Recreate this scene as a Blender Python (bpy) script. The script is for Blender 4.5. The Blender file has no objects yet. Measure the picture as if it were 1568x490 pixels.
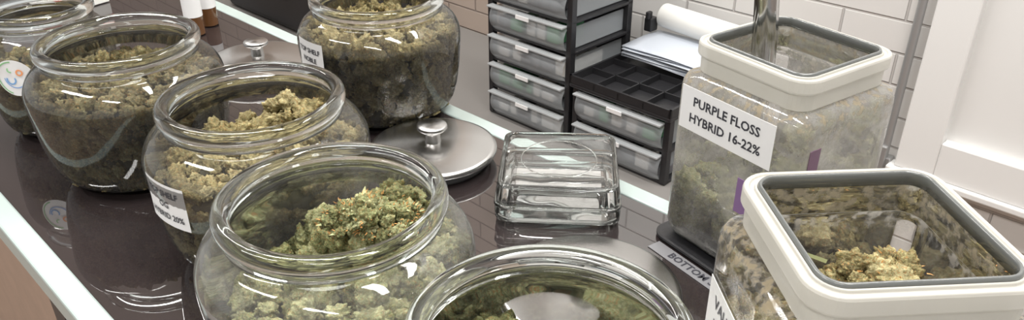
import bpy, bmesh, math, random
import numpy as np
from mathutils import Vector, Matrix
random.seed(7); rng=np.random.default_rng(7)
C=0.95                      # counter top height
CB=C-.012
ROT=math.radians(-44.3)     # direction of the counter and the back wall
scn=bpy.context.scene
col=scn.collection
try: scn.view_settings.view_transform='Standard'
except Exception: pass
try:
    scn.cycles.transparent_max_bounces=32
    scn.cycles.max_bounces=14
    scn.cycles.transmission_bounces=12
except Exception: pass

# ------------------------------------------------------------------ materials
def newmat(name):
    m=bpy.data.materials.new(name); m.use_nodes=True
    nt=m.node_tree; nt.nodes.clear()
    out=nt.nodes.new('ShaderNodeOutputMaterial')
    return m,nt,out
def L(nt,a,b): nt.links.new(a,b)
def pm(name,color,rough=.5,metal=0.,bump=0.,bscale=200.,var=0.,**kw):
    m,nt,out=newmat(name)
    p=nt.nodes.new('ShaderNodeBsdfPrincipled')
    p.inputs['Base Color'].default_value=(*color,1); p.inputs['Roughness'].default_value=rough
    p.inputs['Metallic'].default_value=metal
    for k,v in kw.items(): p.inputs[k.replace('_',' ')].default_value=v
    L(nt,p.outputs[0],out.inputs[0])
    tc=nt.nodes.new('ShaderNodeTexCoord')
    n=nt.nodes.new('ShaderNodeTexNoise'); n.inputs['Scale'].default_value=bscale; n.inputs['Detail'].default_value=4
    L(nt,tc.outputs['Object'],n.inputs['Vector'])
    if bump>0:
        b=nt.nodes.new('ShaderNodeBump'); b.inputs['Strength'].default_value=bump; b.inputs['Distance'].default_value=.002
        L(nt,n.outputs['Fac'],b.inputs['Height']); L(nt,b.outputs[0],p.inputs['Normal'])
    if var>0:
        r=nt.nodes.new('ShaderNodeValToRGB')
        r.color_ramp.elements[0].position=.3; r.color_ramp.elements[1].position=.7
        r.color_ramp.elements[0].color=tuple(c*(1-var) for c in color)+(1,)
        r.color_ramp.elements[1].color=tuple(min(1,c*(1+var)) for c in color)+(1,)
        L(nt,n.outputs['Fac'],r.inputs[0]); L(nt,r.outputs[0],p.inputs['Base Color'])
    return m
def thin_glass(name,haze=0.0,hcol=(.62,.61,.58),hscale=25,edge=(.48,.52,.51),ior=1.62,zdust=None):
    m,nt,out=newmat(name)
    lw=nt.nodes.new('ShaderNodeLayerWeight'); lw.inputs['Blend'].default_value=.35
    rp=nt.nodes.new('ShaderNodeValToRGB')
    rp.color_ramp.elements[0].position=.6; rp.color_ramp.elements[0].color=(.99,.995,.992,1)
    rp.color_ramp.elements[1].position=.98; rp.color_ramp.elements[1].color=(*edge,1)
    L(nt,lw.outputs['Facing'],rp.inputs[0])
    tr=nt.nodes.new('ShaderNodeBsdfTransparent'); L(nt,rp.outputs[0],tr.inputs[0])
    gl=nt.nodes.new('ShaderNodeBsdfGlossy'); gl.inputs['Roughness'].default_value=.035
    fr=nt.nodes.new('ShaderNodeFresnel'); fr.inputs['IOR'].default_value=ior
    tc=nt.nodes.new('ShaderNodeTexCoord')
    wn=nt.nodes.new('ShaderNodeTexNoise'); wn.inputs['Scale'].default_value=22; wn.inputs['Detail'].default_value=1
    L(nt,tc.outputs['Object'],wn.inputs['Vector'])
    b=nt.nodes.new('ShaderNodeBump'); b.inputs['Strength'].default_value=.35; b.inputs['Distance'].default_value=.005
    L(nt,wn.outputs['Fac'],b.inputs['Height']); L(nt,b.outputs[0],gl.inputs['Normal'])
    mx=nt.nodes.new('ShaderNodeMixShader'); L(nt,fr.outputs[0],mx.inputs[0]); L(nt,tr.outputs[0],mx.inputs[1]); L(nt,gl.outputs[0],mx.inputs[2])
    last=mx
    if haze>0:
        n=nt.nodes.new('ShaderNodeTexNoise'); n.inputs['Scale'].default_value=hscale; n.inputs['Detail'].default_value=8; n.inputs['Roughness'].default_value=.75
        L(nt,tc.outputs['Object'],n.inputs['Vector'])
        r2=nt.nodes.new('ShaderNodeMapRange'); r2.inputs['From Min'].default_value=.38; r2.inputs['From Max'].default_value=.72
        r2.inputs['To Min'].default_value=haze*.25; r2.inputs['To Max'].default_value=haze
        L(nt,n.outputs['Fac'],r2.inputs['Value'])
        fac=r2.outputs[0]
        df=nt.nodes.new('ShaderNodeBsdfDiffuse'); df.inputs[0].default_value=(*hcol,1)
        if zdust:   # pollen dust band clinging to the shoulder of the jar
            sp=nt.nodes.new('ShaderNodeSeparateXYZ'); L(nt,tc.outputs['Object'],sp.inputs[0])
            zr=nt.nodes.new('ShaderNodeMapRange'); zr.inputs['From Min'].default_value=zdust[0]; zr.inputs['From Max'].default_value=zdust[1]
            L(nt,sp.outputs[2],zr.inputs['Value'])
            sn=nt.nodes.new('ShaderNodeTexNoise'); sn.inputs['Scale'].default_value=160; sn.inputs['Detail'].default_value=6; L(nt,tc.outputs['Object'],sn.inputs['Vector'])
            sm=nt.nodes.new('ShaderNodeMapRange'); sm.inputs['From Min'].default_value=.45; sm.inputs['From Max'].default_value=.62; sm.inputs['To Max'].default_value=.8
            L(nt,sn.outputs['Fac'],sm.inputs['Value'])
            mu=nt.nodes.new('ShaderNodeMath'); mu.operation='MULTIPLY'; L(nt,zr.outputs[0],mu.inputs[0]); L(nt,sm.outputs[0],mu.inputs[1])
            ma=nt.nodes.new('ShaderNodeMath'); ma.operation='MAXIMUM'; L(nt,fac,ma.inputs[0]); L(nt,mu.outputs[0],ma.inputs[1]); fac=ma.outputs[0]
            cm=nt.nodes.new('ShaderNodeMix'); cm.data_type='RGBA'; L(nt,mu.outputs[0],cm.inputs[0]); cm.inputs[6].default_value=(*hcol,1); cm.inputs[7].default_value=(.40,.31,.17,1)
            L(nt,cm.outputs[2],df.inputs[0])
        tl=nt.nodes.new('ShaderNodeBsdfTranslucent'); tl.inputs[0].default_value=(*hcol,1)
        md=nt.nodes.new('ShaderNodeMixShader'); md.inputs[0].default_value=.4
        L(nt,df.outputs[0],md.inputs[1]); L(nt,tl.outputs[0],md.inputs[2])
        m2=nt.nodes.new('ShaderNodeMixShader'); L(nt,fac,m2.inputs[0]); L(nt,mx.outputs[0],m2.inputs[1]); L(nt,md.outputs[0],m2.inputs[2])
        last=m2
    L(nt,last.outputs[0],out.inputs[0])
    return m
def solid_glass(name,color=(.965,.98,.975)):
    m,nt,out=newmat(name)
    g=nt.nodes.new('ShaderNodeBsdfGlass'); g.inputs['IOR'].default_value=1.5; g.inputs['Color'].default_value=(*color,1); g.inputs['Roughness'].default_value=.0
    L(nt,g.outputs[0],out.inputs[0]); return m
def bud_mat(name,dark,mid,light,orange=(.44,.19,.05),ofac=.7):
    m,nt,out=newmat(name)
    p=nt.nodes.new('ShaderNodeBsdfPrincipled'); p.inputs['Roughness'].default_value=.8
    tc=nt.nodes.new('ShaderNodeTexCoord')
    at=nt.nodes.new('ShaderNodeAttribute'); at.attribute_name='rnd'
    n=nt.nodes.new('ShaderNodeTexNoise'); n.inputs['Scale'].default_value=480; n.inputs['Detail'].default_value=6; n.inputs['Roughness'].default_value=.8
    L(nt,tc.outputs['Object'],n.inputs['Vector'])
    ad=nt.nodes.new('ShaderNodeMath'); ad.operation='MULTIPLY_ADD'; L(nt,at.outputs['Fac'],ad.inputs[0]); ad.inputs[1].default_value=.20
    L(nt,n.outputs['Fac'],ad.inputs[2])
    r=nt.nodes.new('ShaderNodeValToRGB'); e=r.color_ramp.elements
    e[0].position=.43; e[0].color=(*dark,1); e[1].position=.78; e[1].color=(*light,1)
    x=e.new(.58); x.color=(*mid,1)
    L(nt,ad.outputs[0],r.inputs[0])
    n2=nt.nodes.new('ShaderNodeTexNoise'); n2.inputs['Scale'].default_value=420; n2.inputs['Detail'].default_value=2; n2.inputs['Distortion'].default_value=3
    L(nt,tc.outputs['Object'],n2.inputs['Vector'])
    mr=nt.nodes.new('ShaderNodeMapRange'); mr.inputs['From Min'].default_value=.56; mr.inputs['From Max'].default_value=.62; mr.inputs['To Max'].default_value=ofac
    L(nt,n2.outputs['Fac'],mr.inputs['Value'])
    mc=nt.nodes.new('ShaderNodeMix'); mc.data_type='RGBA'
    L(nt,mr.outputs[0],mc.inputs[0]); L(nt,r.outputs[0],mc.inputs[6]); mc.inputs[7].default_value=(*orange,1)
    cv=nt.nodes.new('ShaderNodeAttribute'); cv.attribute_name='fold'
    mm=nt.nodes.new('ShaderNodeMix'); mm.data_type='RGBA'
    L(nt,cv.outputs['Fac'],mm.inputs[0]); mm.inputs[6].default_value=(*dark,1); L(nt,mc.outputs[2],mm.inputs[7])  # crevice shade painted in: colour goes dark in the folds between bumps
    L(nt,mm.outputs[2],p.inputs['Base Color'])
    b=nt.nodes.new('ShaderNodeBump'); b.inputs['Strength'].default_value=.9; b.inputs['Distance'].default_value=.0018
    n3=nt.nodes.new('ShaderNodeTexNoise'); n3.inputs['Scale'].default_value=700; n3.inputs['Detail'].default_value=4
    L(nt,tc.outputs['Object'],n3.inputs['Vector']); L(nt,n3.outputs['Fac'],b.inputs['Height']); L(nt,b.outputs[0],p.inputs['Normal'])
    L(nt,p.outputs[0],out.inputs[0]); return m
def brick_mat(name,c1,c2,mort):
    m,nt,out=newmat(name)
    p=nt.nodes.new('ShaderNodeBsdfPrincipled'); p.inputs['Roughness'].default_value=.5
    tc=nt.nodes.new('ShaderNodeTexCoord'); s=nt.nodes.new('ShaderNodeSeparateXYZ'); c=nt.nodes.new('ShaderNodeCombineXYZ')
    L(nt,tc.outputs['Object'],s.inputs[0]); L(nt,s.outputs[0],c.inputs[0]); L(nt,s.outputs[2],c.inputs[1])
    b=nt.nodes.new('ShaderNodeTexBrick'); b.inputs['Scale'].default_value=1; b.inputs['Brick Width'].default_value=.23; b.inputs['Row Height'].default_value=.062
    b.inputs['Mortar Size'].default_value=.0032; b.inputs['Mortar Smooth'].default_value=.6
    b.inputs['Color1'].default_value=(*c1,1); b.inputs['Color2'].default_value=(*c2,1); b.inputs['Mortar'].default_value=(*mort,1)
    L(nt,c.outputs[0],b.inputs['Vector']); L(nt,b.outputs['Color'],p.inputs['Base Color'])
    bp=nt.nodes.new('ShaderNodeBump'); bp.invert=True; bp.inputs['Strength'].default_value=.7; bp.inputs['Distance'].default_value=.004
    L(nt,b.outputs['Fac'],bp.inputs['Height']); L(nt,bp.outputs[0],p.inputs['Normal'])
    L(nt,p.outputs[0],out.inputs[0]); return m
def frost_mat(name,color,alpha,rough=.25,tl=0.):
    m,nt,out=newmat(name)
    p=nt.nodes.new('ShaderNodeBsdfPrincipled'); p.inputs['Base Color'].default_value=(*color,1); p.inputs['Roughness'].default_value=rough
    t=nt.nodes.new('ShaderNodeBsdfTransparent'); x=nt.nodes.new('ShaderNodeMixShader'); x.inputs[0].default_value=alpha
    src=p
    if tl>0:
        q=nt.nodes.new('ShaderNodeBsdfTranslucent'); q.inputs[0].default_value=(*color,1); y=nt.nodes.new('ShaderNodeMixShader'); y.inputs[0].default_value=tl
        L(nt,p.outputs[0],y.inputs[1]); L(nt,q.outputs[0],y.inputs[2]); src=y
    L(nt,t.outputs[0],x.inputs[1]); L(nt,src.outputs[0],x.inputs[2]); L(nt,x.outputs[0],out.inputs[0]); return m
def steel_mat(name,rough=.26,aniso=.7):
    m,nt,out=newmat(name)
    p=nt.nodes.new('ShaderNodeBsdfPrincipled'); p.inputs['Base Color'].default_value=(.52,.515,.505,1); p.inputs['Metallic'].default_value=1
    p.inputs['Roughness'].default_value=rough; p.inputs['Anisotropic'].default_value=aniso
    tg=nt.nodes.new('ShaderNodeTangent'); tg.direction_type='RADIAL'; tg.axis='Z'
    L(nt,tg.outputs[0],p.inputs['Tangent'])
    L(nt,p.outputs[0],out.inputs[0]); return m
def counter_mat():
    m,nt,out=newmat('dark_glass_top')
    d=nt.nodes.new('ShaderNodeBsdfDiffuse'); d.inputs[0].default_value=(.030,.023,.023,1)
    g=nt.nodes.new('ShaderNodeBsdfGlossy'); g.inputs['Roughness'].default_value=.012; g.inputs[0].default_value=(.94,.95,.95,1)
    f=nt.nodes.new('ShaderNodeFresnel'); f.inputs['IOR'].default_value=2.3
    x=nt.nodes.new('ShaderNodeMixShader'); L(nt,f.outputs[0],x.inputs[0]); L(nt,d.outputs[0],x.inputs[1]); L(nt,g.outputs[0],x.inputs[2])
    L(nt,x.outputs[0],out.inputs[0]); return m

M_glass=thin_glass('jar_glass',haze=.09,hscale=45)
M_glass_h=thin_glass('jar_glass_dusty',haze=.26,hscale=50)
M_glass_sq=thin_glass('square_jar_glass_dusty',haze=.66,hcol=(.62,.605,.58),hscale=16,zdust=(.122,.150))
M_glass_sq2=thin_glass('square_jar_glass',haze=.16,hscale=30,zdust=(.135,.152))
M_rim=solid_glass('rim_glass')
M_steel=steel_mat('brushed_steel'); M_chrome=pm('polished_steel',(.72,.72,.71),.12,1)
M_rubber=pm('gasket',(.05,.05,.05),.5)
M_cream=frost_mat('silicone_collar',(.76,.745,.69),.78,.28,.35)
M_label=pm('label_paper',(.80,.80,.80),.45)
M_ink=pm('label_ink',(.04,.04,.05),.5)
M_black=pm('black_plastic',(.018,.018,.02),.38,0,.1,300)
M_drawer=frost_mat('translucent_drawer',(.44,.47,.49),.45,.3)
M_white=pm('white_paint',(.76,.755,.74),.45,0,.05,40)
M_grey=pm('grey_metal',(.42,.42,.42),.4,.6)
M_counter=counter_mat()
M_strip=pm('counter_edge',(.44,.52,.50),.25,.15)
M_tan=pm('tan_laminate',(.34,.24,.18),.45,0,.05,30,.08)
M_purple=pm('purple_tape',(.20,.11,.25),.5)
B_olive=bud_mat('bud_olive',(.040,.036,.013),(.17,.152,.062),(.40,.37,.19))
B_tan=bud_mat('bud_tan',(.065,.054,.018),(.30,.26,.105),(.62,.56,.31))
B_green=bud_mat('bud_green',(.052,.060,.020),(.27,.295,.118),(.62,.635,.37))
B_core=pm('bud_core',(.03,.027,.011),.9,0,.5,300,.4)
M_pistil=pm('pistil_orange',(.66,.32,.10),.6); M_leaf=pm('sugar_leaf',(.42,.45,.23),.7)

# ------------------------------------------------------------------ mesh helpers
def empty(name,loc=(0,0,0),rz=0.,rx=0.,ry=0.):
    o=bpy.data.objects.new(name,None); o.empty_display_size=.02; o.location=loc; o.rotation_euler=(rx,ry,rz); col.objects.link(o); return o
def obj(name,V,F,mat,parent=None,smooth=True,loc=None,rot=None):
    me=bpy.data.meshes.new(name); me.from_pydata([tuple(v) for v in V],[],F); me.update()
    if smooth: me.shade_smooth()
    if not isinstance(mat,(list,tuple)): mat=[mat]
    for m in mat: me.materials.append(m)
    o=bpy.data.objects.new(name,me); col.objects.link(o)
    if parent: o.parent=parent
    if loc: o.location=loc
    if rot: o.rotation_euler=rot
    return o
def box(name,lo,hi,mat,parent=None,bevel=0.0,loc=None,rot=None):
    x0,y0,z0=lo;x1,y1,z1=hi
    V=[(x0,y0,z0),(x1,y0,z0),(x1,y1,z0),(x0,y1,z0),(x0,y0,z1),(x1,y0,z1),(x1,y1,z1),(x0,y1,z1)]
    F=[(0,3,2,1),(4,5,6,7),(0,1,5,4),(1,2,6,5),(2,3,7,6),(3,0,4,7)]
    o=obj(name,V,F,mat,parent,False,loc,rot)
    if bevel>0:
        b=o.modifiers.new('b','BEVEL'); b.width=bevel; b.segments=3
    return o
def boxes(name,lst,mat,parent=None,bevel=0,loc=None,rot=None):
    V=[];F=[]
    for lo,hi in lst:
        x0,y0,z0=lo;x1,y1,z1=hi;k=len(V)
        V+=[(x0,y0,z0),(x1,y0,z0),(x1,y1,z0),(x0,y1,z0),(x0,y0,z1),(x1,y0,z1),(x1,y1,z1),(x0,y1,z1)]
        F+=[tuple(k+i for i in f) for f in [(0,3,2,1),(4,5,6,7),(0,1,5,4),(1,2,6,5),(2,3,7,6),(3,0,4,7)]]
    o=obj(name,V,F,mat,parent,False,loc,rot)
    if bevel>0:
        b=o.modifiers.new('b','BEVEL'); b.width=bevel; b.segments=2
    return o
def catmull(P,n=5):
    P=[np.array(p,float) for p in P]; out=[]
    for i in range(len(P)-1):
        p0=P[max(i-1,0)];p1=P[i];p2=P[i+1];p3=P[min(i+2,len(P)-1)]
        for k in range(n):
            t=k/n
            out.append(.5*((2*p1)+(-p0+p2)*t+(2*p0-5*p1+4*p2-p3)*t*t+(-p0+3*p1-3*p2+p3)*t**3))
    out.append(P[-1]); return [tuple(p) for p in out]
def lathe(prof,seg=96,closed=False):
    V=[];F=[];n=len(prof)
    for r,z in prof:
        r=max(r,1e-5)
        for i in range(seg):
            a=2*math.pi*i/seg; V.append((r*math.cos(a),r*math.sin(a),z))
    m=n if closed else n-1
    for j in range(m):
        a=j*seg; b=((j+1)%n)*seg
        for i in range(seg):
            k=(i+1)%seg; F.append((a+i,a+k,b+k,b+i))
    return V,F
def rsq_loop(hs,r,z,k=8,hy=None):
    hy=hy or hs; r=min(r,hs,hy); P=[]
    for cx,cy,a0 in ((hs-r,hy-r,0),(-(hs-r),hy-r,90),(-(hs-r),-(hy-r),180),(hs-r,-(hy-r),270)):
        for i in range(k+1):
            a=math.radians(a0+90*i/k); P.append((cx+r*math.cos(a),cy+r*math.sin(a),z))
    return P
def loft(prof,closed=False,cap0=False,cap1=False,k=8):
    V=[];F=[];n=len(prof); s=4*(k+1)
    for p in prof: V+=rsq_loop(p[0],p[1],p[2],k,p[3] if len(p)>3 else None)
    m=n if closed else n-1
    for j in range(m):
        a=j*s;b=((j+1)%n)*s
        for i in range(s):
            q=(i+1)%s; F.append((a+i,a+q,b+q,b+i))
    if cap0: F.append(tuple(reversed(range(s))))
    if cap1: F.append(tuple(range((n-1)*s,n*s)))
    return V,F
def ring_prof(rc,zc,hw,hh,n=20,p=2.6):
    out=[]
    for i in range(n):
        a=2*math.pi*i/n; c,s=math.cos(a),math.sin(a)
        out.append((rc+hw*math.copysign(abs(c)**(2/p),c),zc+hh*math.copysign(abs(s)**(2/p),s)))
    return out
def text_geo(s,size):
    c=bpy.data.curves.new('t','FONT'); c.body=s; c.size=size; c.align_x='CENTER'; c.align_y='CENTER'; c.resolution_u=2; c.offset=size*.022
    o=bpy.data.objects.new('t',c); col.objects.link(o)
    bpy.context.view_layer.update()
    me=bpy.data.meshes.new_from_object(o.evaluated_get(bpy.context.evaluated_depsgraph_get()))
    V=[tuple(v.co) for v in me.vertices]; F=[tuple(p.vertices) for p in me.polygons]
    bpy.data.objects.remove(o); bpy.data.meshes.remove(me); return V,F
def flat_label(parent,origin,right,up,w,h,lines,size,mat=None,ink=None,name='label'):
    o=Vector(origin); r=Vector(right).normalized(); u=Vector(up).normalized(); n=r.cross(u)
    V=[];F=[]
    q=[(-w/2,-h/2),(w/2,-h/2),(w/2,h/2),(-w/2,h/2)]
    for d in (0,.0004):
        for a,b in q: V.append(tuple(o+r*a+u*b+n*d))
    F=[(4,5,6,7),(3,2,1,0),(0,1,5,4),(1,2,6,5),(2,3,7,6),(3,0,4,7)]
    obj(name,V,F,mat or M_label,parent,False)
    for i,l in enumerate(lines):
        tv,tf=text_geo(l,size); yo=(len(lines)-1)/2*size*1.35-i*size*1.35
        obj(name+'_text',[tuple(o+r*a+u*(b+yo)+n*.0007) for a,b,_ in tv],tf,ink or M_ink,parent,False)
def curved_label(parent,R,az,zc,w,h,lines,size,roll=0.,name='label'):
    def mp(x,y,d):
        cr,sr=math.cos(roll),math.sin(roll); x,y=x*cr-y*sr,x*sr+y*cr
        a=az+x/R; return ((R+d)*math.cos(a),(R+d)*math.sin(a),zc+y)
    n=14;V=[];F=[]
    for i in range(n+1):
        x=-w/2+w*i/n; V+= [mp(x,-h/2,.0004),mp(x,h/2,.0004)]
    for i in range(n): F.append((2*i,2*i+2,2*i+3,2*i+1))
    obj(name,V,F,M_label,parent)
    for i,l in enumerate(lines):
        tv,tf=text_geo(l,size); yo=(len(lines)-1)/2*size*1.35-i*size*1.35
        obj(name+'_text',[mp(a,b+yo,.001) for a,b,_ in tv],tf,M_ink,parent,False)

# ------------------------------------------------------------------ buds
def ico(sub):
    bm=bmesh.new(); bmesh.ops.create_icosphere(bm,subdivisions=sub,radius=1)
    V=np.array([v.co[:] for v in bm.verts]); F=np.array([[v.index for v in f.verts] for f in bm.faces]); bm.free(); return V,F
def nug(sub,seed):
    r=np.random.default_rng(seed); V,F=ico(sub); V=V/np.linalg.norm(V,axis=1)[:,None]
    def bumps(N,w0,w1):
        c=r.normal(size=(N,3)); c/=np.linalg.norm(c,axis=1)[:,None]
        ang=np.arccos(np.clip(V@c.T,-1,1)); wd=r.uniform(w0,w1,N)
        return (np.exp(-(ang/wd)**2)*r.uniform(.5,1.,N)).max(axis=1)
    big=bumps(8,.45,.75); b=bumps(40,.14,.26)
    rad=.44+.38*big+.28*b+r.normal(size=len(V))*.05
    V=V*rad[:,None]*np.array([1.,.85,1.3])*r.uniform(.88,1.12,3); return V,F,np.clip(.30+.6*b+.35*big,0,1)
NUG={s:[nug(s,10*s+i) for i in range(8)] for s in (3,4)}
def rotm(r):
    q=r.normal(size=4); q/=np.linalg.norm(q); w,x,y,z=q
    return np.array([[1-2*(y*y+z*z),2*(x*y-z*w),2*(x*z+y*w)],[2*(x*y+z*w),1-2*(x*x+z*z),2*(y*z-x*w)],[2*(x*z-y*w),2*(y*z+x*w),1-2*(x*x+y*y)]])
def buds_mesh(name,pts,mat,parent,sub,clamp=None):
    VV=[];FF=[];RR=[];BB=[];k=0
    for (p,s) in pts:
        V,F,B=NUG[sub][int(rng.integers(8))]
        W=(V*s)@rotm(rng).T+np.array(p)
        VV.append(W);FF.append(F+k);k+=len(V); RR.append(np.full(len(V),rng.random())); BB.append(B)
    V=np.concatenate(VV);F=np.concatenate(FF);R=np.concatenate(RR);B=np.concatenate(BB)
    if clamp: V=clamp(V)
    me=bpy.data.meshes.new(name); me.vertices.add(len(V)); me.vertices.foreach_set('co',V.ravel().astype(np.float32))
    me.loops.add(len(F)*3); me.loops.foreach_set('vertex_index',F.ravel().astype(np.int32))
    me.polygons.add(len(F)); me.polygons.foreach_set('loop_start',np.arange(0,len(F)*3,3,dtype=np.int32))
    me.update(calc_edges=True)
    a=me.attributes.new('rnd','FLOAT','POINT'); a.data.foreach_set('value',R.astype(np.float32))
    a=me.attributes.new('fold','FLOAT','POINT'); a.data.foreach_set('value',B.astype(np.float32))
    me.materials.append(mat)
    o=bpy.data.objects.new(name,me); col.objects.link(o); o.parent=parent; return o
def needles(name,origins,dirs,lens,w,mat,parent):
    V=[];F=[]
    for o,d,l in zip(origins,dirs,lens):
        d=Vector(d).normalized(); s=d.orthogonal().normalized(); t=d.cross(s); o=Vector(o)
        bend=s*l*random.uniform(-.35,.35)+t*l*random.uniform(-.35,.35)
        k=len(V)
        for f,ww in ((0,w),(.5,w*.8)):
            cpt=o+d*l*f+bend*f*f
            for q in range(3):
                a=2.094*q; V.append(tuple(cpt+s*math.cos(a)*ww+t*math.sin(a)*ww))
        V.append(tuple(o+d*l+bend))
        for q in range(3):
            r=(q+1)%3; F.append((k+q,k+r,k+3+r,k+3+q)); F.append((k+3+q,k+3+r,k+6))
    return obj(name,V,F,mat,parent,False)

# round jar --------------------------------------------------------
RP=[(.0,.007),(.045,.006),(.060,.004),(.0725,.007),(.0810,.017),(.0860,.032),(.0895,.054),(.0915,.078),(.0925,.096),(.0915,.108),(.0865,.119),(.079,.1265),(.0715,.131),(.0685,.136),(.0680,.141)]
RPs=catmull(RP,5)
SC=.925
def make_jar(loc,rz=0,sc=SC,rs=1.,glass=None,name='glass_jar'):
    e=empty(name,(loc[0],loc[1],C+.001),rz)
    P=[(r*rs,z*sc) for r,z in RPs]
    V,F=lathe(P); obj('body',V,F,glass or M_glass,e)
    V,F=lathe(ring_prof(.0700*rs,.1450*sc,.0058,.0062,20),closed=True); obj('rim_ring',V,F,M_rim,e)
    V,F=lathe(ring_prof(.0698*rs,.1335*sc,.0030,.0020,12),closed=True); obj('neck_ridge',V,F,M_rim,e)
    V,F=lathe(ring_prof(.061*rs,.0065,.006,.0035,12),closed=True); obj('foot_ring',V,F,M_rim,e)
    zs=np.array([p[1] for p in P]); rr=np.array([p[0] for p in P]); o=np.argsort(zs[20:]); zs=zs[20:][o]; rr=rr[20:][o]
    return e,(lambda z: np.interp(z,zs,rr))
def fill_round(e,Rf,z1,s,mat,sub,mound=(0,0,0.0),z0=.008,mw=.035,tilt=(0,0)):
    pts=[]
    mx,my,mh=mound
    def top(x,y): return z1+mh*math.exp(-((x-mx)**2+(y-my)**2)/(mw**2))+tilt[0]*x+tilt[1]*y
    z=z0+s*.4;lay=0
    while z<z1+.04:
        R=float(Rf(z))-s*.46-.0015; n=int(2*math.pi*R/(s*.84))
        for i in range(n):
            a=2*math.pi*(i+.5*(lay%2)+random.uniform(-.3,.3))/n; x,y=R*math.cos(a),R*math.sin(a)
            if z<top(x,y)-s*.1 and z<.112: pts.append((x,y,z+random.uniform(-.28,.28)*s))
        z+=s*.76; lay+=1
    Rt=float(Rf(z1))-s*.5
    r=0.
    while r<Rt:
        n=max(1,int(2*math.pi*r/(s*.85)))
        for i in range(n):
            a=2*math.pi*(i+random.random()*.5)/n; x,y=r*math.cos(a),r*math.sin(a)
            pts.append((x,y,top(x,y)+random.uniform(-.5,.3)*s))
            zz=top(x,y)-s*.7
            while zz>z1-s*.6: pts.append((x+random.uniform(-.003,.003),y,zz)); zz-=s*.7
        r+=s*.8
    P=[(p,s*random.uniform(.46,.86)) for p in pts]
    def clamp(V):
        V[:,2]=np.maximum(V[:,2],.0105)
        r=np.hypot(V[:,0],V[:,1]); R=Rf(V[:,2])-.0016; f=np.minimum(1,R/np.maximum(r,1e-6)); V[:,0]*=f; V[:,1]*=f; return V
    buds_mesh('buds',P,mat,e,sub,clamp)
    zc=z1-.092*(abs(tilt[0])+abs(tilt[1]))
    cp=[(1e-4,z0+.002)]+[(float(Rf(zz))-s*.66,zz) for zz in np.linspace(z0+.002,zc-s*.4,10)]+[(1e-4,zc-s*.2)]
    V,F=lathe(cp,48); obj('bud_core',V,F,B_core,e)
def hero(e,c,rad,n,mat,seed,pf=1,nl=2,big=1.):
    r=np.random.default_rng(seed); pts=[];oo=[];dd=[];ll=[];o2=[];d2=[];l2=[]
    for i in range(n):
        d=r.normal(size=3); d/=np.linalg.norm(d); k=r.random()**.4
        lob=1+.25*math.sin(3*math.atan2(d[1],d[0])+seed)
        s=r.uniform(.005,.0105)*big
        p=np.array(c)+d*np.array(rad)*k*np.array([lob,lob,1]); pts.append((p,s))
        for j in range(pf+nl):
            q=d+r.normal(size=3)*.7; q/=np.linalg.norm(q); q[2]=abs(q[2])
            if j<pf: oo.append(p+q*s*.75);dd.append(q);ll.append(r.uniform(.002,.004))
            else: o2.append(p+q*s*.6);d2.append(q);l2.append(r.uniform(.003,.0045))
    buds_mesh('top_bud',pts,mat,e,4)
    if pf: needles('pistils',oo,dd,ll,.00040,M_pistil,e)
    if nl: needles('sugar_leaves',o2,d2,l2,.0009,M_leaf,e)

# jars
e,R=make_jar((-.383,.733)); fill_round(e,R,.090,.0160,B_olive,4)
e,R=make_jar((-.214,.597)); fill_round(e,R,.082,.0175,B_tan,4,(.02,.03,.032))
curved_label(e,.0918,math.radians(-127),.080,.050,.038,['TOP SHELF','OG','HYBRID 20%'],.0075)
e,R=make_jar((-.117,.440),glass=M_glass_h); fill_round(e,R,.066,.022,B_green,4,(.030,.03,.038),mw=.042,tilt=(.20,.12))
curved_label(e,.0918,math.radians(-128),.078,.050,.036,['MID SHELF','HYBRID','19-23%'],.0074)
hero(e,(.022,.016,.110),(.037,.021,.012),85,B_green,3,4,1)
e,R=make_jar((.019,.311)); fill_round(e,R,.060,.023,B_green,4,(-.035,.055,.018),tilt=(-.1,0))
e,R=make_jar((-.152,.872)); fill_round(e,R,.097,.0175,B_tan,4,(.0,.0,.008))
curved_label(e,.0926,math.radians(-136),.086,.046,.042,['TOP SHELF','NOBLE','GOAT'],.0078)
# leftmost smaller jar with round sticker
e,R=make_jar((-.515,.832),rs=.74); fill_round(e,R,.072,.0160,B_olive,3)
def sticker(e,Rr,az,zc,rad):
    def mp(x,y,d): a=az+x/Rr; return ((Rr+d)*math.cos(a),(Rr+d)*math.sin(a),zc+y)
    def disc(r0,r1,cx,cy,d,mat,a0=0,a1=360,n=40):
        V=[];F=[]
        for i in range(n+1):
            a=math.radians(a0+(a1-a0)*i/n); V+=[mp(cx+r0*math.cos(a),cy+r0*math.sin(a),d),mp(cx+r1*math.cos(a),cy+r1*math.sin(a),d)]
        for i in range(n): F.append((2*i,2*i+1,2*i+3,2*i+2))
        obj('sticker',V,F,mat,e)
    disc(0,rad,0,0,.0006,M_label)
    disc(rad*.86,rad*.93,0,0,.0010,pm('st_green',(.25,.50,.25),.5),90,250)
    disc(rad*.50,rad*.56,0,0,.0010,pm('st_blue',(.25,.40,.7),.5),180,350)
    disc(rad*.18,rad*.26,-.004,-.002,.0010,pm('st_blue2',(.2,.4,.7),.5),150,390)
    disc(rad*.10,rad*.18,.006,.006,.0010,pm('st_orange',(.85,.35,.15),.5))
    disc(rad*.08,rad*.15,-.003,.009,.0010,pm('st_green2',(.3,.6,.3),.5),120,300)
sticker(e,.0688,math.radians(-90),.083,.0200)

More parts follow.
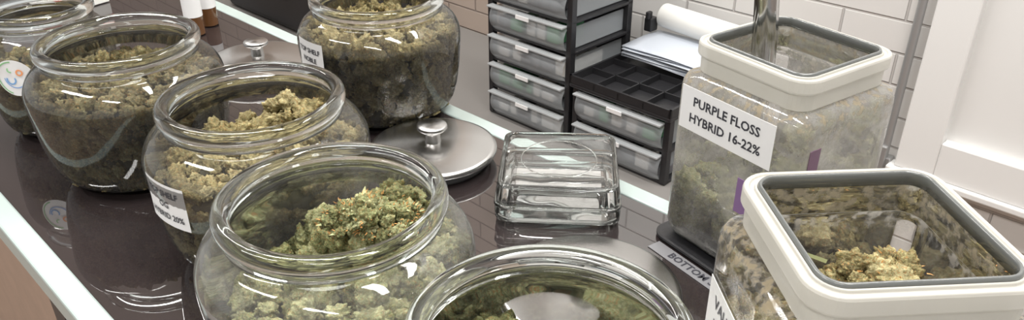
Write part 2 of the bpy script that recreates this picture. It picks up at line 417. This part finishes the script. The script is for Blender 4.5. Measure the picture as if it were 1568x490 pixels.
# ------------------------------------------------------------------ square jars
KS=1.055
def make_sq(loc,rz,glass,name='square_glass_jar',zs=.97):
    e=empty(name,(loc[0],loc[1],C+loc[2]),rz)
    B=[(.040,.012,.003),(.052,.014,.003),(.0570,.016,.008),(.0590,.016,.016),(.0590,.016,.152),(.0585,.016,.158),(.0565,.0155,.1630),(.0500,.014,.166),(.0465,.013,.169),(.0455,.013,.188)]
    S=lambda P,q=KS:[(a*q,b,c*zs) for a,b,c in P]
    V,F=loft(S(B),cap0=True); obj('body',V,F,glass,e)
    bt=[(.040,.010,.0035),(.054,.012,.0035),(.0565,.014,.012),(.040,.01,.011)]
    V,F=loft(S(bt),cap0=True,cap1=True); obj('thick_base',V,F,M_rim,e)
    c=[(.0470,.013,.168),(.0500,.015,.1675),(.0505,.016,.169),(.0507,.016,.1815),(.0526,.017,.1825),(.0533,.018,.1840),(.0533,.018,.1925),(.0527,.0175,.1942),(.0506,.016,.1945),(.0501,.0155,.1930),(.0482,.0145,.1926),(.0478,.014,.1945),(.0468,.013,.1948),(.0465,.0125,.1935),(.0465,.0125,.170)]
    V,F=loft(S(c),closed=True)
    o=obj('silicone_collar',V,F,M_cream,e,False); b=o.modifiers.new('b','BEVEL'); b.width=.0005; b.segments=2; b.limit_method='ANGLE'
    g=[(.0463,.012,.188),(.0464,.012,.1955),(.0459,.012,.1966),(.0448,.011,.1966),(.0442,.010,.1955),(.0444,.010,.188)]
    V,F=loft(S(g),closed=True); obj('glass_lip',V,F,M_lip,e)
    return e
M_lip=pm('lip_glass',(.20,.21,.205),.06,0,IOR=1.6,Transmission_Weight=.4)
def fill_sq(e,z1,s,mat,mound=(0,0,0)):
    pts=[];H=.0585*KS;z=.013+s*.35;CL=.0573*KS
    while z<z1-s*.1:
        R=H-s*.45; n=int(2*R/(s*.84))+1
        for i in range(n):
            t=-R+2*R*i/max(1,n-1)
            for x,y in ((t,-R),(t,R),(-R,t),(R,t)):
                pts.append((x+random.uniform(-.2,.2)*s,y+random.uniform(-.1,.1)*s,z+random.uniform(-.25,.25)*s))
        z+=s*.78
    n=int(2*H/(s*.8))
    for i in range(n):
        for j in range(n):
            x=-H+s*.5+(2*H-s)*i/(n-1);y=-H+s*.5+(2*H-s)*j/(n-1)
            m=mound[2]*math.exp(-((x-mound[0])**2+(y-mound[1])**2)/.03**2); zz=z1+m
            while zz>z1-s*.5:
                pts.append((x+random.uniform(-.2,.2)*s,y+random.uniform(-.2,.2)*s,zz+random.uniform(-.3,.2)*s)); zz-=s*.7
    def clamp(V):
        V[:,2]=np.maximum(V[:,2],.0125); V[:,:2]=np.clip(V[:,:2],-CL,CL)
        q=np.abs(V[:,:2])-(CL-.015); m=(q[:,0]>0)&(q[:,1]>0); l=np.hypot(q[:,0],q[:,1]); f=np.where(m&(l>.015),.015/np.maximum(l,1e-6),1)
        for k in (0,1): V[:,k]=np.where(m,np.sign(V[:,k])*(CL-.015+q[:,k]*f),V[:,k])
        return V
    buds_mesh('buds',[(p,s*random.uniform(.46,.80)) for p in pts],mat,e,4,clamp)
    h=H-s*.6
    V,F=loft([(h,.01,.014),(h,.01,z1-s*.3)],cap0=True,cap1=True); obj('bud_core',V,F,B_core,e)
FX=-.0590*KS-.0007
a34=math.radians(34)
s1=make_sq((.219,.584,.0055),a34,M_glass_sq,zs=.94); fill_sq(s1,.048,.026,B_green)
flat_label(s1,(FX,.004,.129),(0,-1,0),(0,0,1),.094,.037,['PURPLE FLOSS','HYBRID 16-22%'],.0108)
box('purple_sticker',(FX,-.044,.062),(FX+.0006,-.016,.092),M_purple,s1)
box('purple_strip',(-.046,FX,.090),(-.034,FX+.0006,.130),frost_mat('purple_film',(.20,.10,.18),.6,.4),s1)
s2=make_sq((.184,.333,.001),math.radians(4),M_glass_sq2,zs=.965); fill_sq(s2,.094,.0215,B_tan,(.012,.016,.032))
flat_label(s2,(FX,-.002,.105),(0,-1,0),(0,0,1),.100,.038,['VALLEY GHOST','INDICA 18-24%'],.0112)
hero(s2,(.010,.006,.150),(.028,.014,.008),44,B_tan,5,1,0,1.1)
needles('stem',[(-.014,.016,.154)],[(-.9,.2,.3)],[.026],.0013,M_leaf,s2)
# serving tongs standing in the back square jar
tg=empty('steel_tongs',(.200,.586,C+.006))
for nm,off in (('arm_1',0.),('arm_2',.010)):
    V=[];F=[];n=26;m=6
    for i in range(n+1):
        t=i/n; z=.060+.26*t; x=.010-.026*t+.004*math.sin(t*3); y=.012+off*(1-t**2)*1.0+ .002
        w=.0075+.0015*math.sin(t*math.pi)
        for j in range(m+1):
            q=-1+2*j/m; V.append((x+w*q,y-.003*(1-q*q),z))
    for i in range(n):
        for j in range(m): a=i*(m+1)+j; F.append((a,a+1,a+m+2,a+m+1))
    o=obj(nm,V,F,M_chrome,tg); so=o.modifiers.new('s','SOLIDIFY'); so.thickness=.0012

# ------------------------------------------------------------------ lids
def lid(loc,r=.07,z=0.,tilt=(0,0),name='steel_jar_lid'):
    e=empty(name,(loc[0],loc[1],C+z+.001),0,*tilt)
    V,F=lathe([(.0,.0),(r*.86,.0),(r*.88,.003),(r*.88,.012),(r*.80,.013)],72); obj('gasket_plug',V,F,M_rubber,e)
    P=[(r*.90,.0105),(r*.985,.0105),(r,.012),(r*1.0,.0145),(r*.985,.0165),(r*.93,.0175),(r*.6,.0200),(r*.25,.0212),(.0,.0215)]
    V,F=lathe(P,96); obj('disc',V,F,M_steel,e)
    V,F=lathe([(.0085,.021),(.0080,.024),(.0078,.031),(.0085,.0345),(.0145,.0360),(.0158,.0372),(.0158,.0400),(.0148,.0410),(.0,.0414)],48); obj('knob',V,F,M_steel,e)
    return e
lid((-.083,.740),.067)
lid((-.335,.985),.066)
lid((.061,.502),.073)
# square glass lid lying on the counter
sl=empty('square_glass_lid',(.045,.667,C+.003),math.radians(-4))
P=[(.050,.010,.000),(.0565,.012,.002),(.058,.013,.006),(.058,.013,.014),(.0555,.012,.016),(.0555,.012,.018),(.0570,.012,.020),(.0560,.012,.034),(.0535,.011,.0375),(.048,.010,.0385)]
V,F=loft(P,cap0=True,cap1=True); obj('solid_block',V,F,thin_glass('lid_glass',haze=.04,edge=(.34,.39,.37)),sl)
V,F=loft([(.049,.010,.0375),(.045,.009,.030),(.042,.009,.010),(.048,.010,.004)],cap1=False); obj('hollow',V,F,M_glass,sl)
for z,h in ((.0175,.0565),(.0372,.0535),(.0035,.0555)):
    V,F=loft([(h+.0022*math.cos(a),.012,z+.0022*math.sin(a)) for a in [i*math.pi/4 for i in range(8)]],closed=True); obj('edge_bead',V,F,M_rim,sl)
V,F=lathe(ring_prof(.036,.0392,.0008,.0004,8),64,True); obj('embossed_ring',V,F,M_rim,sl)

# ------------------------------------------------------------------ counter (local x=-u, y=v)
ct=empty('display_counter',(0,0,C),ROT)
box('glass_top',(-2.6,.129,-.012),(.45,.555,0),M_counter,ct)
boxes('edge_strips',[((-2.6,.108,-.022),(.45,.129,.0015)),((-2.6,.555,-.022),(.45,.576,.0015))],M_strip,ct,.002)
boxes('front_panel',[((-2.6,.120,-.94),(.45,.565,-.022))],M_tan,ct)
boxes('posts',[((x-.018,.112,-.94),(x+.018,.13,-.022)) for x in (-2.4,-1.5,-.66,.2)],M_black,ct)
tr=empty('shelf_tray',(.219,.584,C+.0017),a34)
V,F=loft([(.066,.016,0),(.068,.016,.0008),(.068,.016,.0030),(.066,.016,.0035)],cap0=True,cap1=True); obj('tray',V,F,M_black,tr,False)
sg=empty('shelf_sign',(.219,.584,C+.0004),a34)
flat_label(sg,(-.0765,-.005,.0),(0,-1,0),(1,0,0),.115,.014,['BOTTOM SHELF'],.0105,mat=pm('grey_label',(.20,.20,.21),.5))

# ------------------------------------------------------------------ room
def shell(name,lo,hi,mat):
    return box(name,lo,hi,mat,None,0,(0,0,CB),(0,0,ROT))
M_brick=brick_mat('white_brick',(.70,.685,.66),(.67,.655,.635),(.49,.47,.45))
M_brick_shade=brick_mat('shaded_brick',(.44,.36,.305),(.40,.33,.28),(.27,.22,.19))  # same brick wall further left, its warm shade painted in as a tan colour
shell('wall_back',(-1.50,1.5,-.938),(2.6,1.6,1.86),M_brick)
shell('wall_left',(-5.2,1.5,-.938),(-1.50,1.6,1.86),M_brick_shade)
box('floor',(-6,-4,-.05),(6,6,0),pm('floor_tile',(.30,.22,.17),.4,0,.05,5,.1))
box('ceiling',(-6,-4,2.8),(6,6,2.85),pm('ceiling_paint',(.80,.79,.78),.8))
shell('window_1',(-.345,1.492,-.262),(1.2,1.5,1.2),pm('panel_white',(.74,.735,.72),.35))
boxes('trim_1',[((-.408,1.470,-.331),(-.337,1.5,1.27)),((-.337,1.470,-.331),(1.27,1.5,-.257)),((-.42,1.462,-.345),(1.27,1.5,-.331))],M_white,None,.003,(0,0,CB),(0,0,ROT))
cd=empty('wall_conduit',(0,0,CB),ROT)
V,F=lathe([(.0078,-.33),(.0078,1.8)],20); obj('pipe',V,F,M_grey,cd,True,(-.434,1.484,0))
boxes('bracket',[((-.450,1.478,-.36),(-.418,1.5,-.325)),((-.441,1.470,-.35),(-.427,1.482,-.30))],M_grey,cd,.002)

tb=empty('low_table',(0,0,CB),ROT)
boxes('top',[((-2.7,1.06,-.396),(-.60,1.497,-.3695))],pm('table_grey',(.20,.19,.18),.5),tb,.003)
boxes('legs',[((x,y,-.938),(x+.04,y+.04,-.394)) for x in (-2.66,-1.6,-.66) for y in (1.08,1.44)],M_black,tb)

# drawer towers
M_cg=pm('contents_green',(.10,.36,.16),.5); M_cw=pm('contents_white',(.75,.75,.72),.5); M_cd=pm('contents_dark',(.12,.12,.13),.5)
M_lipd=frost_mat('drawer_lip',(.50,.52,.53),.65)
def tower(x0,w,d,y0,z0,rows,pitch,tray):
    e=empty('plastic_drawer_unit',(0,0,CB),ROT)
    z1=z0+rows*pitch; x1=x0+w; y1=y0+d; t=.010
    fr=[((x0,y,z0),(x0+t*1.3,y+t*1.6,z1)) for y in (y0,y1-t*1.6)]+[((x1-t*1.3,y,z0),(x1,y+t*1.6,z1)) for y in (y0,y1-t*1.6)]
    for i in range(rows+1):
        z=z0+i*pitch; fr.append(((x0,y0+.002,z-.003),(x1,y1,z+.004)))
    boxes('frame',fr,M_black,e,.0015)
    boxes('back_sheet',[((x0+.01,y1-.006,z0),(x1-.01,y1-.003,z1))],M_black,e)
    tr=[];lips=[];cg=[];cw=[];cdk=[];tabs=[]
    for i in range(rows):
        a=z0+i*pitch+.006; b=z0+(i+1)*pitch-.006; xa=x0+.012; xb=x1-.012
        n=8;V=[];F=[]
        for j in range(n+1):
            s=j/n; z=a+(b-a)*s; yy=y0-.004-.010*math.sin(math.pi*min(1,s*1.15))**.8 if s<.87 else y0-.004-.010*max(0,math.sin(math.pi*min(1,s*1.15)))**.8
            for k in range(13):
                q=k/12; edge=min(q,1-q)*12
                V.append((xa+(xb-xa)*q,yy+(.006 if edge<.5 else 0),z))
        for j in range(n):
            for k in range(12): c=j*13+k; F.append((c,c+1,c+14,c+13))
        obj('drawer_front',V,F,M_drawer,e)
        tr+=[((xa,y0+.002,a),(xa+.002,y1-.012,b-.008)),((xb-.002,y0+.002,a),(xb,y1-.012,b-.008)),((xa,y0+.002,a),(xb,y1-.012,a+.002))]
        lips.append(((xa,y0-.016,b-.005),(xb,y0+.002,b-.001)))
        m=(xa+xb)/2; tabs.append(((m-.018,y0-.0185,b-.010),(m+.018,y0-.0162,b-.002)))
        q=xa+.01
        while q<xb-.03:
            ww=random.uniform(.012,.035); hh=random.uniform(.3,.75)*(b-a); item=((q,y0+.01,a+.003),(q+ww,y0+.01+random.uniform(.03,.12),a+.003+hh))
            random.choice([cw,cw,cdk,cg,cg] if i%2 else [cw,cdk,cdk]).append(item); q+=ww+random.uniform(.002,.015)
    boxes('trays',tr,M_drawer,e); boxes('drawer_lips',lips,M_lipd,e,.001); boxes('label_tabs',tabs,M_label,e)
    for nm,l,mm in (('contents_a',cg,M_cg),('contents_b',cw,M_cw),('contents_c',cdk,M_cd)):
        if l: boxes(nm,l,mm,e,.002)
    tl=[((x0-.004,y0-.008,z1),(x1+.004,y1+.002,z1+.010))]
    boxes('lid_plate',tl,M_black,e,.003)
    if tray:
        zt=z1+.010; h=.016; g=[((x0-.004,y0-.008,zt),(x1+.004,y0-.003,zt+h)),((x0-.004,y1-.003,zt),(x1+.004,y1+.002,zt+h)),((x0-.004,y0-.008,zt),(x0+.001,y1,zt+h)),((x1-.001,y0-.008,zt),(x1+.004,y1,zt+h))]
        for k in (1,2,3): xx=x0+w*k/4; g.append(((xx-.0015,y0-.008,zt),(xx+.0015,y0+.13,zt+h*.8)))
        g.append(((x0,y0+.06,zt),(x1,y0+.063,zt+h*.8))); g.append(((x0,y0+.13,zt),(x1,y0+.133,zt+h*.8)))
        boxes('top_organizer',g,M_black,e)
tower(-1.195,.236,.20,1.15,-.366,7,.066,False)
tower(-.949,.236,.27,1.15,-.366,2,.068,True)
ps=empty('paper_stack',(0,0,CB),ROT); zt=-.366+2*.068+.031
for i in range(6):
    a=random.uniform(-.1,.1)
    V=[];F=[];w,h=.19,.13;n=8
    for j in range(n+1):
        for k in range(n+1):
            x=-w/2+w*j/n;y=-h/2+h*k/n; V.append((-.835+x*math.cos(a)-y*math.sin(a),1.345+x*math.sin(a)+y*math.cos(a),zt+.003+i*.0050+.0015*math.sin(5*j/n+i)+.0015*math.cos(4*k/n+i*2)))
    for j in range(n):
        for k in range(n): c=j*(n+1)+k; F.append((c,c+n+1,c+n+2,c+1))
    o=obj('sheet',V,F,pm('sheet_white',(.52,.56,.62),.4),ps); so=o.modifiers.new('s','SOLIDIFY'); so.thickness=.0012
rl=empty('paper_roll',(0,0,CB),ROT)
V,F=lathe([(.011,-.12),(.0255,-.12),(.026,-.118),(.026,.118),(.0255,.12),(.011,.12)],40,True)
obj('roll',V,F,M_cw,rl,True,(-.80,1.40,zt+.062),(0,math.radians(90),math.radians(-6)))
bk=empty('binder_clip',(0,0,CB),ROT); boxes('clip',[((-.945,1.375,zt+.030),(-.925,1.40,zt+.060)),((-.94,1.37,zt+.058),(-.93,1.385,zt+.075))],M_black,bk,.003)

# items further along the counter
def bottle(u,v,mat):
    e=empty('dropper_bottle',(0,0,C+.001),ROT)
    P=catmull([(.0,.001),(.009,.001),(.0125,.003),(.013,.008),(.013,.090),(.012,.096),(.0075,.102),(.007,.108)],4)
    P=[(max(0,r),z) for r,z in P]; V,F=lathe(P,40); obj('bottle_body',V,F,mat,e,True,(-u,v,0))
    V,F=lathe([(.0,.135),(.0078,.135),(.0085,.132),(.0085,.108),(.0,.108)],32); obj('cap',V,F,M_black,e,True,(-u,v,0))
    V,F=lathe([(.0134,.028),(.0134,.092)],40); obj('label_wrap',V,F,M_label,e,True,(-u,v,0))
M_amber=pm('amber_glass',(.11,.05,.02),.08)
bottle(1.12,.478,M_amber); bottle(1.145,.512,M_amber)
def carton(name,x,y,w,d,h,m,rz=0.,band=None):
    e=empty(name,(0,0,C+.001),ROT)
    box('carton',(-w/2,-d/2,0),(w/2,d/2,h),m,e,.0015,(x,y,0),(0,0,rz))
    if band: box('carton_band',(-w/2-.0006,-d/2-.0006,h*.25),(w/2+.0006,d/2+.0006,h*.5),band,e,0,(x,y,0),(0,0,rz))
carton('product_box',-1.42,.40,.12,.08,.075,M_cw,.2,pm('band_red',(.5,.12,.1),.5))
carton('product_box',-1.50,.24,.14,.07,.055,pm('box_brown',(.16,.07,.05),.5),-.1,M_label)
pr=empty('label_printer',(0,0,CB),ROT)
boxes('case',[((-2.35,1.12,-.3685),(-1.80,1.45,-.10))],M_black,pr,.02)
boxes('paper_slot',[((-2.2,1.10,-.20),(-1.9,1.13,-.185)),((-2.25,1.15,-.10),(-1.9,1.4,-.085))],M_cd,pr,.003)
boxes('paper',[((-2.18,1.04,-.196),(-1.94,1.12,-.193))],M_label,pr)

# ------------------------------------------------------------------ lights
w=bpy.data.worlds.new('w'); scn.world=w; w.use_nodes=True
w.node_tree.nodes['Background'].inputs[0].default_value=(.99,.99,.985,1); w.node_tree.nodes['Background'].inputs[1].default_value=.74
def alight(x,y,sx,sy,P,rz=0):
    l=bpy.data.lights.new('ceiling_light','AREA'); l.shape='RECTANGLE'; l.size=sx; l.size_y=sy; l.energy=P; l.color=(1,.98,.95)
    o=bpy.data.objects.new('ceiling_light',l); o.location=(x,y,2.78); o.rotation_euler=(0,0,rz); col.objects.link(o)
alight(-.6,1.3,1.2,.18,28,ROT); alight(.5,.2,1.2,.18,30,ROT); alight(-1.6,.3,1.2,.18,29,ROT); alight(.9,1.0,1.2,.18,21,ROT); alight(-.3,-1.2,1.2,.18,31,ROT); alight(-1.5,2.2,1.2,.18,16,ROT)

# ------------------------------------------------------------------ camera
cam=bpy.data.cameras.new('camera'); cam.lens=28; cam.sensor_width=36; cam.clip_start=.02
co=bpy.data.objects.new('camera',cam); co.location=(0,0,C+.410); co.rotation_euler=(math.radians(61),0,0); col.objects.link(co); scn.camera=co
